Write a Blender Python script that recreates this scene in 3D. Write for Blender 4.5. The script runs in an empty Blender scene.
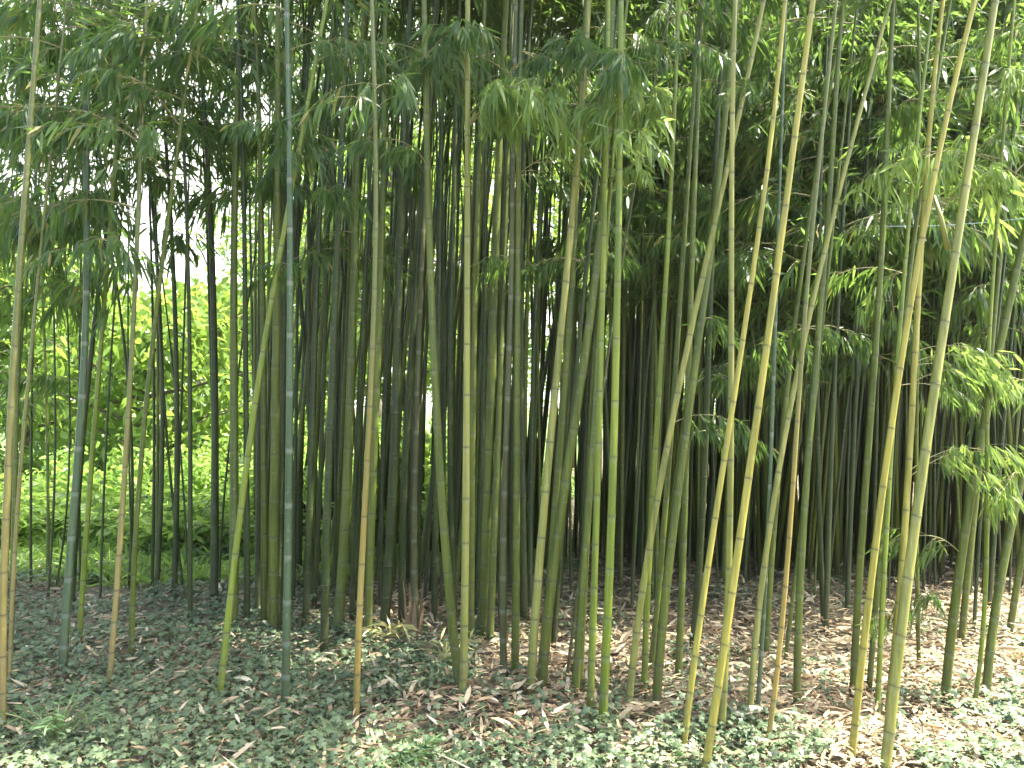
import bpy, math, random
import numpy as np
from mathutils import Vector, Matrix

random.seed(7)
R = np.random.default_rng(7)
S = bpy.context.scene
COL = S.collection

# ------------------------------------------------------------------ camera
W, H = 1024, 768
FOV = math.radians(65.0)
F = (W / 2) / math.tan(FOV / 2)
CAMZ = 1.5
HORIZON = 400.0
PITCH = math.atan((HORIZON - H / 2) / F)
cam = bpy.data.cameras.new('camera')
cam.sensor_width = 36.0
cam.angle = FOV
cam.clip_end = 2000
camo = bpy.data.objects.new('camera', cam)
camo.location = (0, 0, CAMZ)
camo.rotation_euler = (math.pi / 2 + PITCH, 0, 0)
COL.objects.link(camo)
S.camera = camo


def ray(px, py):
    u, v = (px - W / 2) / F, (H / 2 - py) / F
    return np.array([u, math.cos(PITCH) - v * math.sin(PITCH), math.sin(PITCH) + v * math.cos(PITCH)])


def at(px, py, d):
    r = ray(px, py)
    return np.array([0, 0, CAMZ]) + r * (d / r[1])


def on_ground(px, py):
    r = ray(px, py)
    return np.array([0, 0, CAMZ]) + r * (CAMZ / -r[2])


# ------------------------------------------------------------------ materials
def nodes(name):
    m = bpy.data.materials.new(name)
    m.use_nodes = True
    nt = m.node_tree
    nt.nodes.clear()
    return m, nt, nt.nodes.new('ShaderNodeOutputMaterial')


def N(nt, t, **kw):
    n = nt.nodes.new(t)
    for k, v in kw.items():
        if k in n.inputs:
            n.inputs[k].default_value = v
        else:
            setattr(n, k, v)
    return n


def ramp(nt, stops, interp='LINEAR'):
    n = nt.nodes.new('ShaderNodeValToRGB')
    cr = n.color_ramp
    cr.interpolation = interp
    while len(cr.elements) < len(stops):
        cr.elements.new(0.5)
    for e, (p, c) in zip(cr.elements, stops):
        e.position = p
        e.color = (c[0], c[1], c[2], 1)
    return n


def mixc(nt, fac, a, b, mode='MIX'):
    n = nt.nodes.new('ShaderNodeMix')
    n.data_type = 'RGBA'
    n.blend_type = mode
    for sock, v in ((n.inputs[0], fac), (n.inputs[6], a), (n.inputs[7], b)):
        if hasattr(v, 'is_linked'):
            nt.links.new(v, sock)
        elif isinstance(v, (int, float)):
            sock.default_value = v
        else:
            sock.default_value = (v[0], v[1], v[2], 1)
    return n.outputs[2]


def leaf_material(name, stops, trans, trans_fac=0.42, rough=0.38, spec=0.45):
    m, nt, out = nodes(name)
    at_ = N(nt, 'ShaderNodeAttribute', attribute_name='rnd')
    cr = ramp(nt, stops)
    nt.links.new(at_.outputs['Fac'], cr.inputs[0])
    geo = N(nt, 'ShaderNodeNewGeometry')
    nz = N(nt, 'ShaderNodeTexNoise', Scale=1.7, Detail=2.0)
    nt.links.new(geo.outputs['Position'], nz.inputs['Vector'])
    vr = ramp(nt, [(0.3, (0.72, 0.78, 0.72)), (0.7, (1.25, 1.2, 1.1))])
    nt.links.new(nz.outputs['Fac'], vr.inputs[0])
    col = mixc(nt, 1.0, cr.outputs[0], vr.outputs[0], 'MULTIPLY')
    p = N(nt, 'ShaderNodeBsdfPrincipled', Roughness=rough)
    p.inputs['Specular IOR Level'].default_value = spec
    nt.links.new(col, p.inputs['Base Color'])
    if trans_fac > 0:
        t = N(nt, 'ShaderNodeBsdfTranslucent')
        tc = mixc(nt, 0.65, col, trans)
        nt.links.new(tc, t.inputs['Color'])
        mx = N(nt, 'ShaderNodeMixShader', Fac=trans_fac)
        nt.links.new(p.outputs[0], mx.inputs[1])
        nt.links.new(t.outputs[0], mx.inputs[2])
        nt.links.new(mx.outputs[0], out.inputs[0])
    else:
        nt.links.new(p.outputs[0], out.inputs[0])
    return m


def culm_material(name, low, high, bloom=(0.30, 0.33, 0.24), bloom_fac=0.5, bloch=0.2, upper=None):
    m, nt, out = nodes(name)
    tc = N(nt, 'ShaderNodeTexCoord')
    mp = N(nt, 'ShaderNodeMapping')
    mp.inputs['Scale'].default_value = (60, 60, 1.2)
    nt.links.new(tc.outputs['Object'], mp.inputs[0])
    n1 = N(nt, 'ShaderNodeTexNoise', Scale=1.0, Detail=4.0)
    nt.links.new(mp.outputs[0], n1.inputs['Vector'])
    mp2 = N(nt, 'ShaderNodeMapping')
    mp2.inputs['Scale'].default_value = (9, 9, 2.2)
    nt.links.new(tc.outputs['Object'], mp2.inputs[0])
    oi = N(nt, 'ShaderNodeObjectInfo')
    n2 = N(nt, 'ShaderNodeTexNoise', Scale=1.0, Detail=5.0, noise_dimensions='4D')
    mul = N(nt, 'ShaderNodeMath', operation='MULTIPLY')
    mul.inputs[1].default_value = 40
    nt.links.new(oi.outputs['Random'], mul.inputs[0])
    nt.links.new(mul.outputs[0], n2.inputs['W'])
    nt.links.new(mp2.outputs[0], n2.inputs['Vector'])
    n3 = N(nt, 'ShaderNodeTexNoise', Scale=55.0, Detail=3.0)
    nt.links.new(tc.outputs['Object'], n3.inputs['Vector'])
    r2 = ramp(nt, [(0.35, (0, 0, 0)), (0.65, (1, 1, 1))])
    nt.links.new(n2.outputs['Fac'], r2.inputs[0])
    c = mixc(nt, r2.outputs[0], low, high)
    r1 = ramp(nt, [(0.3, (0.62, 0.65, 0.6)), (0.7, (1.22, 1.18, 1.15))])
    nt.links.new(n1.outputs['Fac'], r1.inputs[0])
    c = mixc(nt, 1.0, c, r1.outputs[0], 'MULTIPLY')
    if upper:  # upper culm turns olive; its dimming by leaf shade is put into the colour
        sx = N(nt, 'ShaderNodeSeparateXYZ')
        nt.links.new(tc.outputs['Object'], sx.inputs[0])
        mr = N(nt, 'ShaderNodeMapRange')
        mr.inputs[1].default_value = 0.5
        mr.inputs[2].default_value = 1.9
        nt.links.new(sx.outputs[2], mr.inputs[0])
        c = mixc(nt, mr.outputs[0], c, upper)
    # grey lichen specks
    r3 = ramp(nt, [(0.62, (0, 0, 0)), (0.70, (1, 1, 1))])
    nt.links.new(n3.outputs['Fac'], r3.inputs[0])
    sp = N(nt, 'ShaderNodeMath', operation='MULTIPLY')
    sp.inputs[1].default_value = bloch
    nt.links.new(r3.outputs[0], sp.inputs[0])
    c = mixc(nt, sp.outputs[0], c, (0.33, 0.34, 0.27))
    sz = N(nt, 'ShaderNodeSeparateXYZ')
    nt.links.new(tc.outputs['Object'], sz.inputs[0])
    dm = N(nt, 'ShaderNodeMapRange')
    dm.inputs[1].default_value = 0.45
    dm.inputs[2].default_value = 0.0
    nt.links.new(sz.outputs[2], dm.inputs[0])
    nd = N(nt, 'ShaderNodeTexNoise', Scale=16.0, Detail=6.0, Roughness=0.7)
    nt.links.new(tc.outputs['Object'], nd.inputs['Vector'])
    dr = ramp(nt, [(0.38, (0, 0, 0)), (0.62, (1, 1, 1))])
    nt.links.new(nd.outputs['Fac'], dr.inputs[0])
    d2 = N(nt, 'ShaderNodeMath', operation='MULTIPLY')
    nt.links.new(dm.outputs[0], d2.inputs[0]); nt.links.new(dr.outputs[0], d2.inputs[1])
    d3 = N(nt, 'ShaderNodeMath', operation='MULTIPLY')
    d3.inputs[1].default_value = 0.75
    nt.links.new(d2.outputs[0], d3.inputs[0])
    c = mixc(nt, d3.outputs[0], c, (0.10, 0.08, 0.045))
    # waxy bloom under each node, dark scar on it
    ab = N(nt, 'ShaderNodeAttribute', attribute_name='bloom')
    fb = N(nt, 'ShaderNodeMath', operation='MULTIPLY')
    fb.inputs[1].default_value = bloom_fac
    nt.links.new(ab.outputs['Fac'], fb.inputs[0])
    c = mixc(nt, fb.outputs[0], c, bloom)
    ad = N(nt, 'ShaderNodeAttribute', attribute_name='scar')
    fd = N(nt, 'ShaderNodeMath', operation='MULTIPLY')
    fd.inputs[1].default_value = 0.8
    nt.links.new(ad.outputs['Fac'], fd.inputs[0])
    c = mixc(nt, fd.outputs[0], c, (0.06, 0.055, 0.025))
    p = N(nt, 'ShaderNodeBsdfPrincipled', Roughness=0.42)
    p.inputs['Specular IOR Level'].default_value = 0.4
    nt.links.new(c, p.inputs['Base Color'])
    rr = ramp(nt, [(0.3, (0.32,) * 3), (0.7, (0.55,) * 3)])
    nt.links.new(n2.outputs['Fac'], rr.inputs[0])
    nt.links.new(rr.outputs[0], p.inputs['Roughness'])
    nt.links.new(p.outputs[0], out.inputs[0])
    return m


def plain_noise(name, a, b, scale=8.0, rough=0.8, bump=0.0):
    m, nt, out = nodes(name)
    tc = N(nt, 'ShaderNodeTexCoord')
    nz = N(nt, 'ShaderNodeTexNoise', Scale=scale, Detail=8.0, Roughness=0.65)
    nt.links.new(tc.outputs['Object'], nz.inputs['Vector'])
    cr = ramp(nt, [(0.32, a), (0.68, b)])
    nt.links.new(nz.outputs['Fac'], cr.inputs[0])
    p = N(nt, 'ShaderNodeBsdfPrincipled', Roughness=rough)
    nt.links.new(cr.outputs[0], p.inputs['Base Color'])
    if bump:
        bp = N(nt, 'ShaderNodeBump', Strength=bump, Distance=0.02)
        nt.links.new(nz.outputs['Fac'], bp.inputs['Height'])
        nt.links.new(bp.outputs[0], p.inputs['Normal'])
    nt.links.new(p.outputs[0], out.inputs[0])
    return m


CULM = {
    'yellow': culm_material('yellow_culm', (0.245, 0.23, 0.035), (0.32, 0.29, 0.055), bloch=0.2, bloom_fac=0.1),
    'orange': culm_material('orange_culm', (0.32, 0.20, 0.04), (0.28, 0.225, 0.06), bloch=0.2, upper=(0.105, 0.12, 0.03), bloom_fac=0.1),
    'tan': culm_material('tan_culm', (0.20, 0.165, 0.05), (0.25, 0.20, 0.07), bloch=0.2, upper=(0.105, 0.12, 0.03), bloom_fac=0.1),
    'pale': culm_material('pale_culm', (0.17, 0.185, 0.035), (0.24, 0.24, 0.062), bloch=0.2, bloom_fac=0.15),
    'green': culm_material('green_culm', (0.11, 0.158, 0.012), (0.165, 0.21, 0.022), bloch=0.25, bloom_fac=0.15),
    'olive': culm_material('olive_culm', (0.062, 0.090, 0.009), (0.108, 0.134, 0.016), bloom_fac=0.12),
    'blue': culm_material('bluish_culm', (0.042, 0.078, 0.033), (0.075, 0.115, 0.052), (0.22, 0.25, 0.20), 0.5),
    'dark': culm_material('shade_dark_culm', (0.020, 0.037, 0.006), (0.042, 0.062, 0.011), (0.10, 0.12, 0.08), 0.12),  # green culm darkened, with the grove's inner shade put into its colour
    'brown': culm_material('brown_culm', (0.06, 0.058, 0.02), (0.08, 0.095, 0.028), bloom_fac=0.25),
}
LEAF = leaf_material('bamboo_leaf', [(0.0, (0.038, 0.085, 0.027)), (0.5, (0.06, 0.118, 0.034)), (0.93, (0.09, 0.15, 0.04)),
                                     (0.97, (0.24, 0.20, 0.06))], (0.23, 0.38, 0.06), 0.5)
SUN_TINT = leaf_material('sun_tinted_bamboo_leaf', [(0.0, (0.09, 0.165, 0.04)), (0.6, (0.15, 0.235, 0.055)), (1.0, (0.23, 0.30, 0.09))], (0.40, 0.56, 0.10), 0.5)  # leaf copy for the front sprays, with sunlight put into a lighter colour
TWIG = plain_noise('bamboo_twig', (0.16, 0.17, 0.07), (0.26, 0.22, 0.10), 20)
SHRUB_LEAF = leaf_material('shrub_leaf', [(0.0, (0.10, 0.18, 0.04)), (0.6, (0.18, 0.28, 0.06)), (1.0, (0.26, 0.37, 0.10))],
                           (0.40, 0.60, 0.10), 0.5)
TREE_LEAF = leaf_material('tree_leaf', [(0.0, (0.08, 0.15, 0.03)), (1.0, (0.17, 0.26, 0.05))], (0.40, 0.58, 0.08), 0.5)
IVY = leaf_material('ivy_leaf', [(0.0, (0.058, 0.09, 0.044)), (0.6, (0.098, 0.14, 0.072)), (0.9, (0.13, 0.168, 0.088)),
                                 (1.0, (0.12, 0.18, 0.085))], (0.10, 0.22, 0.05), 0.15, 0.5, 0.35)
LITTER = leaf_material('dry_leaf', [(0.0, (0.10, 0.072, 0.04)), (0.25, (0.22, 0.155, 0.092)), (0.55, (0.32, 0.24, 0.15)),
                                    (0.85, (0.44, 0.36, 0.24)), (1.0, (0.62, 0.56, 0.43))], (0.45, 0.30, 0.16), 0.12, 0.6, 0.3)
FERN = leaf_material('fern_leaf', [(0.0, (0.06, 0.12, 0.05)), (1.0, (0.11, 0.19, 0.075))], (0.2, 0.34, 0.08), 0.3)
DRYGRASS = leaf_material('dry_sprig_leaf', [(0.0, (0.32, 0.30, 0.12)), (1.0, (0.45, 0.42, 0.18))], (0.4, 0.4, 0.15), 0.25)
BARK = plain_noise('bark', (0.06, 0.05, 0.035), (0.16, 0.13, 0.09), 14, 0.9, 0.6)
WOOD = plain_noise('weathered_wood', (0.10, 0.055, 0.03), (0.18, 0.10, 0.06), 10)
WIREM = plain_noise('blue_plastic_wire', (0.25, 0.42, 0.50), (0.38, 0.55, 0.62), 30, 0.4)
SOIL = None


# ------------------------------------------------------------------ mesh collecting
class MB:
    def __init__(self):
        self.v, self.f, self.mi, self.a = [], [], [], {}
        self.n = 0
        self.attrs = ('rnd', 'bloom', 'scar')
        for k in self.attrs:
            self.a[k] = []

    def add(self, verts, faces, mat=0, **attr):
        verts = np.asarray(verts, dtype=np.float64).reshape(-1, 3)
        self.v.append(verts)
        for fa in faces:                        # list of (k, m) index arrays, one per face size
            fa = np.asarray(fa, dtype=np.int64)
            self.f.append(fa + self.n)
            self.mi.append(np.full(len(fa), mat))
        for k in self.attrs:
            x = attr.get(k, 0.5 if k == 'rnd' else 0.0)
            self.a[k].append(np.broadcast_to(np.asarray(x, dtype=np.float64), (len(verts),)))
        self.n += len(verts)

    def tube(self, pts, rad, sides=6, mat=0, cap=True, **attr):
        pts = np.asarray(pts, float)
        rad = np.broadcast_to(np.asarray(rad, float), (len(pts),))
        t = np.gradient(pts, axis=0)
        t /= np.linalg.norm(t, axis=1)[:, None] + 1e-9
        ref = np.array([1.0, 0, 0]) if abs(t[0][0]) < 0.8 else np.array([0, 1.0, 0])
        s = np.cross(t, ref)
        s /= np.linalg.norm(s, axis=1)[:, None]
        b = np.cross(t, s)
        ang = np.linspace(0, 2 * math.pi, sides, endpoint=False)
        ring = s[:, None, :] * np.cos(ang)[None, :, None] + b[:, None, :] * np.sin(ang)[None, :, None]
        v = pts[:, None, :] + ring * rad[:, None, None]
        n = len(pts)
        i = np.arange(n - 1)[:, None] * sides
        j = np.arange(sides)[None, :]
        j2 = (j + 1) % sides
        q = np.stack([i + j, i + j2, i + sides + j2, i + sides + j], -1).reshape(-1, 4)
        faces = [q]
        if cap:
            faces.append(np.arange(sides)[None, ::-1])
            faces.append(((n - 1) * sides + np.arange(sides))[None, :])
        at2 = {k: np.repeat(np.broadcast_to(np.asarray(x, float), (n,)), sides) for k, x in attr.items()}
        self.add(v.reshape(-1, 3), faces, mat, **at2)

    def leaves(self, P, D, L, Wd, rng, droop=0.25, mat=0, rnd=None, fold=None, prof=(0.30, 1.0, 0.66, 0.78)):
        """lance-shaped leaves: base P, direction D (unit), length L, half width Wd"""
        n = len(P)
        L = np.broadcast_to(L, (n,))[:, None]
        Wd = np.broadcast_to(Wd, (n,))[:, None]
        rv = rng.normal(size=(n, 3))
        side = np.cross(D, rv)
        side /= np.linalg.norm(side, axis=1)[:, None] + 1e-9
        dn = np.array([0, 0, -1.0])
        dr = np.broadcast_to(droop, (n,))[:, None]
        t1, w1, t2, w2 = prof

        def pt(t):
            return P + D * L * t + dn * L * dr * t * t
        a, b_, c, e = pt(0.0), pt(t1), pt(t2), pt(1.0)
        v = np.stack([a, b_ - side * Wd * w1, b_ + side * Wd * w1, c - side * Wd * w2, c + side * Wd * w2, e], 1)
        o = np.arange(n)[:, None] * 6
        tri = np.concatenate([o + np.array([[0, 2, 1]]), o + np.array([[3, 4, 5]])])
        quad = o + np.array([[1, 2, 4, 3]])
        if rnd is None:
            rnd = rng.random(n)
        self.add(v.reshape(-1, 3), [tri, quad], mat, rnd=np.repeat(rnd, 6))

    def mesh(self, name, mats, smooth=False):
        me = bpy.data.meshes.new(name)
        v = np.concatenate(self.v)
        me.vertices.add(len(v))
        me.vertices.foreach_set('co', v.astype(np.float32).ravel())
        tot = sum(f.size for f in self.f)
        npoly = sum(len(f) for f in self.f)
        me.loops.add(tot)
        me.polygons.add(npoly)
        me.loops.foreach_set('vertex_index', np.concatenate([f.ravel() for f in self.f]).astype(np.int32))
        sizes = np.concatenate([np.full(len(f), f.shape[1]) for f in self.f])
        me.polygons.foreach_set('loop_start', np.concatenate([[0], np.cumsum(sizes)[:-1]]).astype(np.int32))
        me.polygons.foreach_set('material_index', np.concatenate(self.mi).astype(np.int32))
        me.polygons.foreach_set('use_smooth', np.full(npoly, smooth))
        for m in (mats if isinstance(mats, (list, tuple)) else [mats]):
            me.materials.append(m)
        for k in self.attrs:
            x = np.concatenate(self.a[k])
            if k == 'rnd' or x.any():
                me.attributes.new(k, 'FLOAT', 'POINT').data.foreach_set('value', x.astype(np.float32))
        me.update(calc_edges=True)
        return me


def link(name, me, parent=None, loc=None):
    o = bpy.data.objects.new(name, me)
    COL.objects.link(o)
    if parent is not None:
        o.parent = parent
    if loc is not None:
        o.location = loc
    return o


def tag(o, label=None, cat=None, group=None, kind=None):
    for k, v in (('label', label), ('category', cat), ('group', group), ('kind', kind)):
        if v:
            o[k] = v
    return o


def empty(name, loc):
    o = bpy.data.objects.new(name, None)
    o.empty_display_size = 0.1
    o.location = loc
    COL.objects.link(o)
    return o


def unit(v):
    v = np.asarray(v, float)
    return v / (np.linalg.norm(v, axis=-1, keepdims=True) + 1e-9)


# ------------------------------------------------------------------ leafy branch variants
def branch_variant(seed, length, ntw, droopy=1.0):
    """a side branch leaving a node along +X; returns (twig mesh, foliage mesh)"""
    g = np.random.default_rng(seed)
    tw, fo = MB(), MB()
    t = np.linspace(0, 1, 9)
    rise = g.uniform(0.35, 0.6)
    main = np.stack([length * t, 0.08 * np.sin(t * 3 + g.uniform(0, 6)) * t, length * (rise * t - (0.55 * droopy) * t ** 2.2)], 1)
    tw.tube(main, np.linspace(0.0045, 0.0014, 9), 5)
    P, D = [], []

    def tuft(p, outward, n):
        for _ in range(n):
            P.append(p + g.normal(size=3) * 0.012)
            D.append(unit(outward * g.uniform(0.15, 0.75) + np.array([0, 0, -1.0]) * g.uniform(0.45, 1.35) * droopy + g.normal(size=3) * 0.27))
    for k in range(ntw):
        s = 0.22 + 0.75 * k / max(1, ntw - 1) + g.uniform(-0.04, 0.04)
        s = min(max(s, 0.15), 0.98)
        i = s * 8
        b = main[int(i)] * (1 - i % 1) + main[min(8, int(i) + 1)] * (i % 1)
        az = g.uniform(-1.3, 1.3)
        ln = length * g.uniform(0.22, 0.5)
        d0 = np.array([math.cos(az), math.sin(az), g.uniform(-0.1, 0.45)])
        tt = np.linspace(0, 1, 5)
        sub = b + d0 * (ln * tt)[:, None] + np.array([0, 0, -1.0]) * (ln * 0.55 * droopy * tt ** 2)[:, None]
        tw.tube(sub, np.linspace(0.0022, 0.001, 5), 4)
        for q in (1, 2, 3, 4):
            tuft(sub[q], d0, g.integers(3, 6) if q < 4 else g.integers(6, 9))
    tuft(main[8], np.array([1.0, 0, -0.3]), 7)
    P, D = np.array(P), np.array(D)
    n = len(P)
    fo.leaves(P, D, g.uniform(0.085, 0.155, n), g.uniform(0.0065, 0.0100, n), g, g.uniform(0.1, 0.45, n))
    return tw.mesh('branch', TWIG), fo.mesh('foliage', LEAF)


BRANCH = [branch_variant(100 + i, random.uniform(0.5, 0.8), random.randint(6, 9)) for i in range(10)]

SUN_TINT_FOLIAGE = []
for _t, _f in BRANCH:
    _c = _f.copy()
    _c.materials[0] = SUN_TINT
    SUN_TINT_FOLIAGE.append(_c)


def crown_variant(seed, L, rmax, k=1.0):
    """leafy upper part of a culm round the +Z axis: side branches carrying drooping tufts"""
    g = np.random.default_rng(seed)
    mb = MB()
    P, D = [], []
    s = 0.0
    az = g.uniform(0, 6.28)
    while s < L:
        f = s / L
        for _ in range(2):
            ln = rmax * (0.25 + 0.75 * min(1.0, 3.2 * f + 0.3) * (1 - f) ** 0.6) * g.uniform(0.6, 1.15)
            a2 = az + g.uniform(-0.5, 0.5) + _ * 0.9
            d0 = np.array([math.cos(a2), math.sin(a2), g.uniform(0.3, 0.8)])
            t = np.linspace(0, 1, 6)
            line = np.array([0, 0, s]) + d0 * (ln * t)[:, None] + np.array([0, 0, -1.0]) * (ln * g.uniform(0.5, 1.0) * t ** 2)[:, None]
            mb.tube(line, np.linspace(0.004, 0.0012, 6), 3, mat=1)
            for q in range(1, 6):
                for __ in range(3 if g.random() < k else 1):
                    c = line[q] + g.normal(size=3) * 0.09 * ln ** 0.5
                    for ___ in range(g.integers(2, 5)):
                        P.append(c + g.normal(size=3) * 0.02)
                        D.append(unit(d0 * g.uniform(0.2, 0.9) + np.array([0, 0, -1.0]) * g.uniform(0.2, 1.1) + g.normal(size=3) * 0.4))
        az += math.pi + g.uniform(-0.4, 0.4)
        s += g.uniform(0.22, 0.32) / (0.5 + 0.5 * k)
    P, D = np.array(P), np.array(D)
    n = len(P)
    mb.leaves(P, D, g.uniform(0.10, 0.17, n), g.uniform(0.008, 0.0125, n), g, g.uniform(0.1, 0.4, n))
    return mb.mesh('crown', [LEAF, TWIG]), L


CROWNS = {'thin': [crown_variant(300 + i, 4.0, random.uniform(0.6, 0.9), 0.1) for i in range(6)],
          'full': [crown_variant(320 + i, 4.0, random.uniform(0.75, 1.05), 0.6) for i in range(5)]}


# ------------------------------------------------------------------ bamboo
BAMBOO = []          # (root, fx, fy, zvis, H, r0, name)


def stalk_mesh(path, H, r0, mat, g, zlow=-0.06):
    z, ring, bloom, scar = [zlow], [1.0], [0.0], [0.0]
    s = g.uniform(0.02, 0.10)
    gap = 0.10 + 1.6 * r0
    while s < H - 0.05:
        sw = g.uniform(1.07, 1.12)
        for dz, rr, bl, sc in ((-0.035, 1.0, 0.0, 0.0), (-0.020, 1.0, 0.9, 0.0), (-0.006, 1.02, 1.0, 0.0), (-0.002, sw - 0.02, 0.5, 0.5),
                               (0.001, sw, 0.0, 1.0), (0.003, 1.03, 0.0, 0.9), (0.007, sw - 0.05, 0.0, 0.1), (0.020, 1.0, 0.0, 0.0)):
            if s + dz > zlow:
                z.append(s + dz); ring.append(rr); bloom.append(bl); scar.append(sc)
        gap = min(gap * 1.12, 0.24 + 1.3 * r0)
        s += gap * g.uniform(0.92, 1.08)
    z.append(H); ring.append(1.0); bloom.append(0); scar.append(0)
    z = np.array(z)
    o = np.argsort(z, kind='stable')
    z, ring, bloom, scar = z[o], np.array(ring)[o], np.array(bloom)[o], np.array(scar)[o]
    zq = np.clip(z, 0, H)
    rad = r0 * (1 - 0.5 * np.minimum(zq / 4.2, 1) ** 1.1) * np.clip((H - zq) / (H - 3.6), 0.06, 1) ** 0.7 * ring
    pts = np.stack([*path(z), z], 1)
    # the joints zigzag very slightly
    mb = MB()
    mb.tube(pts, rad, 12, bloom=bloom, scar=scar)
    return mb.mesh('stalk', mat, smooth=True)


def add_bamboo(pts, width, colour, label, group=None, crown=None, lean=None, d=None, dens='thin', name='bamboo'):
    """pts: pixel polyline from the base upward; the base's height in the photo gives its distance"""
    g = np.random.default_rng(len(BAMBOO) + 1000)
    base = on_ground(*pts[0])
    d0 = base[1]
    lean = g.normal() * 0.03 if lean is None else lean
    P = [base]
    for (px, py) in pts[1:]:
        z = CAMZ + d0 * (HORIZON - py) / F
        dd = d0 + lean * z
        P.append(at(px, py, dd))
    P = np.array(P)
    zz, xx = P[:, 2], P[:, 0]
    deg = {2: 1, 3: 2, 4: 2}.get(len(P), 3)
    w = np.ones(len(P)); w[0] = 3
    co = np.polyfit(zz, xx, deg, w=w)
    ztop = zz.max()
    dco = np.polyder(co)
    slope = float(np.polyval(dco, ztop))
    xt = float(np.polyval(co, ztop))
    r0 = max(0.008, 0.82 * width * d0 / F / 2)
    Ht = min(9.5, max(5.2, 4.6 + 90 * r0)) + g.uniform(-0.3, 0.5)
    Ht = max(Ht, ztop + 1.5)
    bend = math.copysign(g.uniform(0.0, 0.02), slope + 1e-4) + 0.0

    def path(z):
        z = np.asarray(z, float)
        x = np.where(z <= ztop, np.polyval(co, np.minimum(z, ztop)), xt + slope * (z - ztop) + bend * np.maximum(0, z - ztop) ** 2)
        return x, base[1] + lean * z
    root = empty(name, (base[0], base[1], 0))
    tag(root, label, 'bamboo', group)
    me = stalk_mesh(lambda z: (path(z)[0] - base[0], path(z)[1] - base[1]), Ht, r0, CULM[colour], g)
    link('stalk', me, root)
    # crown
    zc = crown if crown is not None else max(3.6, 0.45 * Ht)
    if zc < Ht - 0.8 and dens:
        cm, L = CROWNS[dens][int(g.integers(len(CROWNS[dens])))]
        x0, y0 = path(zc); x1, y1 = path(Ht - 0.2)
        ax = Vector((float(x1 - x0), float(y1 - y0), Ht - zc))
        sc = ax.length / L
        q = ax.to_track_quat('Z', 'Y')
        o = link('crown', cm, root)
        o.matrix_local = Matrix.Translation((float(x0) - base[0], float(y0) - base[1], zc)) @ q.to_matrix().to_4x4() @ Matrix.Rotation(g.uniform(0, 6.28), 4, 'Z') @ Matrix.Diagonal((1, 1, sc, 1))
    BAMBOO.append(dict(root=root, path=path, H=Ht, base=base, r0=r0, zc=zc))
    return root


def add_branch(px, py, d, scale=1.0, sun_tint=False, var=None, tilt=0.0):
    """a leafy side branch whose leaves hang round the given spot; it grows from the closest culm"""
    p = at(px, py, d)
    best, bd = None, 1e9
    for b in BAMBOO:
        z = min(max(p[2] - 0.05, 0.3), b['H'] - 0.3)
        x, y = b['path'](z)
        q = math.hypot(p[0] - x, p[1] - y)
        q = abs(q - 0.32)                      # the leaves sit about a third of a metre out
        if q < bd:
            best, bd, bx, by = b, q, float(x), float(y)
    b = best
    z = min(max(p[2] - 0.08, 0.3), b['H'] - 0.3)
    x, y = b['path'](z)
    x, y = float(x), float(y)
    az = math.atan2(p[1] - y, p[0] - x)
    reach = math.hypot(p[0] - x, p[1] - y)
    i = random.randrange(len(BRANCH)) if var is None else var
    tw, fo = BRANCH[i]
    sc = scale * min(1.25, max(0.75, reach / 0.34))
    o = link('branch', tw, b['root'], (x - b['base'][0], y - b['base'][1], z))
    o.rotation_euler = (random.uniform(-0.15, 0.15), random.uniform(-0.2, 0.25) + tilt, az + random.uniform(-0.15, 0.15))
    o.scale = (sc, sc, sc)
    link('foliage', SUN_TINT_FOLIAGE[i] if sun_tint else fo, o)


# --- the stems one can tell apart, traced from base to top
T = []
def t(label, colour, width, *pts, **kw):
    T.append((label, colour, width, pts, kw))

G1 = 'bamboos along the open edge of the grove'
t('straw yellow bamboo at the open edge, its base outermost beside the ivy', 'tan', 9, (2, 731), (6, 592), (8, 427), (15, 334), (22, 240), (28, 150), (36, 75), (39, 0))
t('thin yellow bamboo crossing just behind the outermost straw yellow one', 'tan', 5, (9, 690), (13, 600), (19, 480), (26, 410))
t('slender olive bamboo half hidden behind the outermost straw yellow one', 'olive', 6, (11, 655), (13, 560), (15, 480), (17, 400))
t('thin dark bamboo standing alone against the shrubs, first past the straw yellow one', 'dark', 3.2, (31, 588), (31, 480), (32, 390), crown=2.9)
t('thin dark bamboo against shrubs, straight, before the blue green stem', 'dark', 3, (48, 596), (52, 530), (55, 480), (55, 405), crown=2.9)
t('very thin bamboo slanting beside the thick blue green stem', 'dark', 2.6, (55, 592), (62, 540), (70, 480), (69, 397), (67, 296), crown=2.9)
t('thick blue green bamboo with pale joints in front of the bright shrubs', 'blue', 10, (62, 679), (69, 566), (77, 480), (82, 390), (87, 250), crown=3.2)
t('dark bamboo that merges behind the thick blue green stem and leans away above', 'dark', 7, (72, 606), (78, 490), (88, 390), (101, 270), crown=3.0)
t('green bamboo leaning gently just past the thick blue green stem', 'green', 6.5, (79, 645), (84, 560), (91, 480), (98, 382), (105, 292), (110, 230), crown=3.2)
t('orange yellow bamboo with a bare straight lower half in front of the shrubs', 'tan', 7, (109, 688), (116, 592), (125, 480), (129, 390), (134, 315), (137, 240), crown=3.5)
t('thin dark bamboo curving behind the orange yellow stem', 'dark', 4, (129, 586), (134, 517), (129, 420), (122, 322), crown=2.8)
t('olive tan bamboo beside the orange yellow one, leaning with it', 'olive', 6.5, (131, 664), (134, 592), (139, 480), (144, 420), (154, 341), (165, 240), crown=3.2)
t('thin straight dark bamboo, first of the four dark ones over shrubs', 'dark', 4, (152, 588), (154, 480), (154, 420), (153, 330), crown=2.8)
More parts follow.
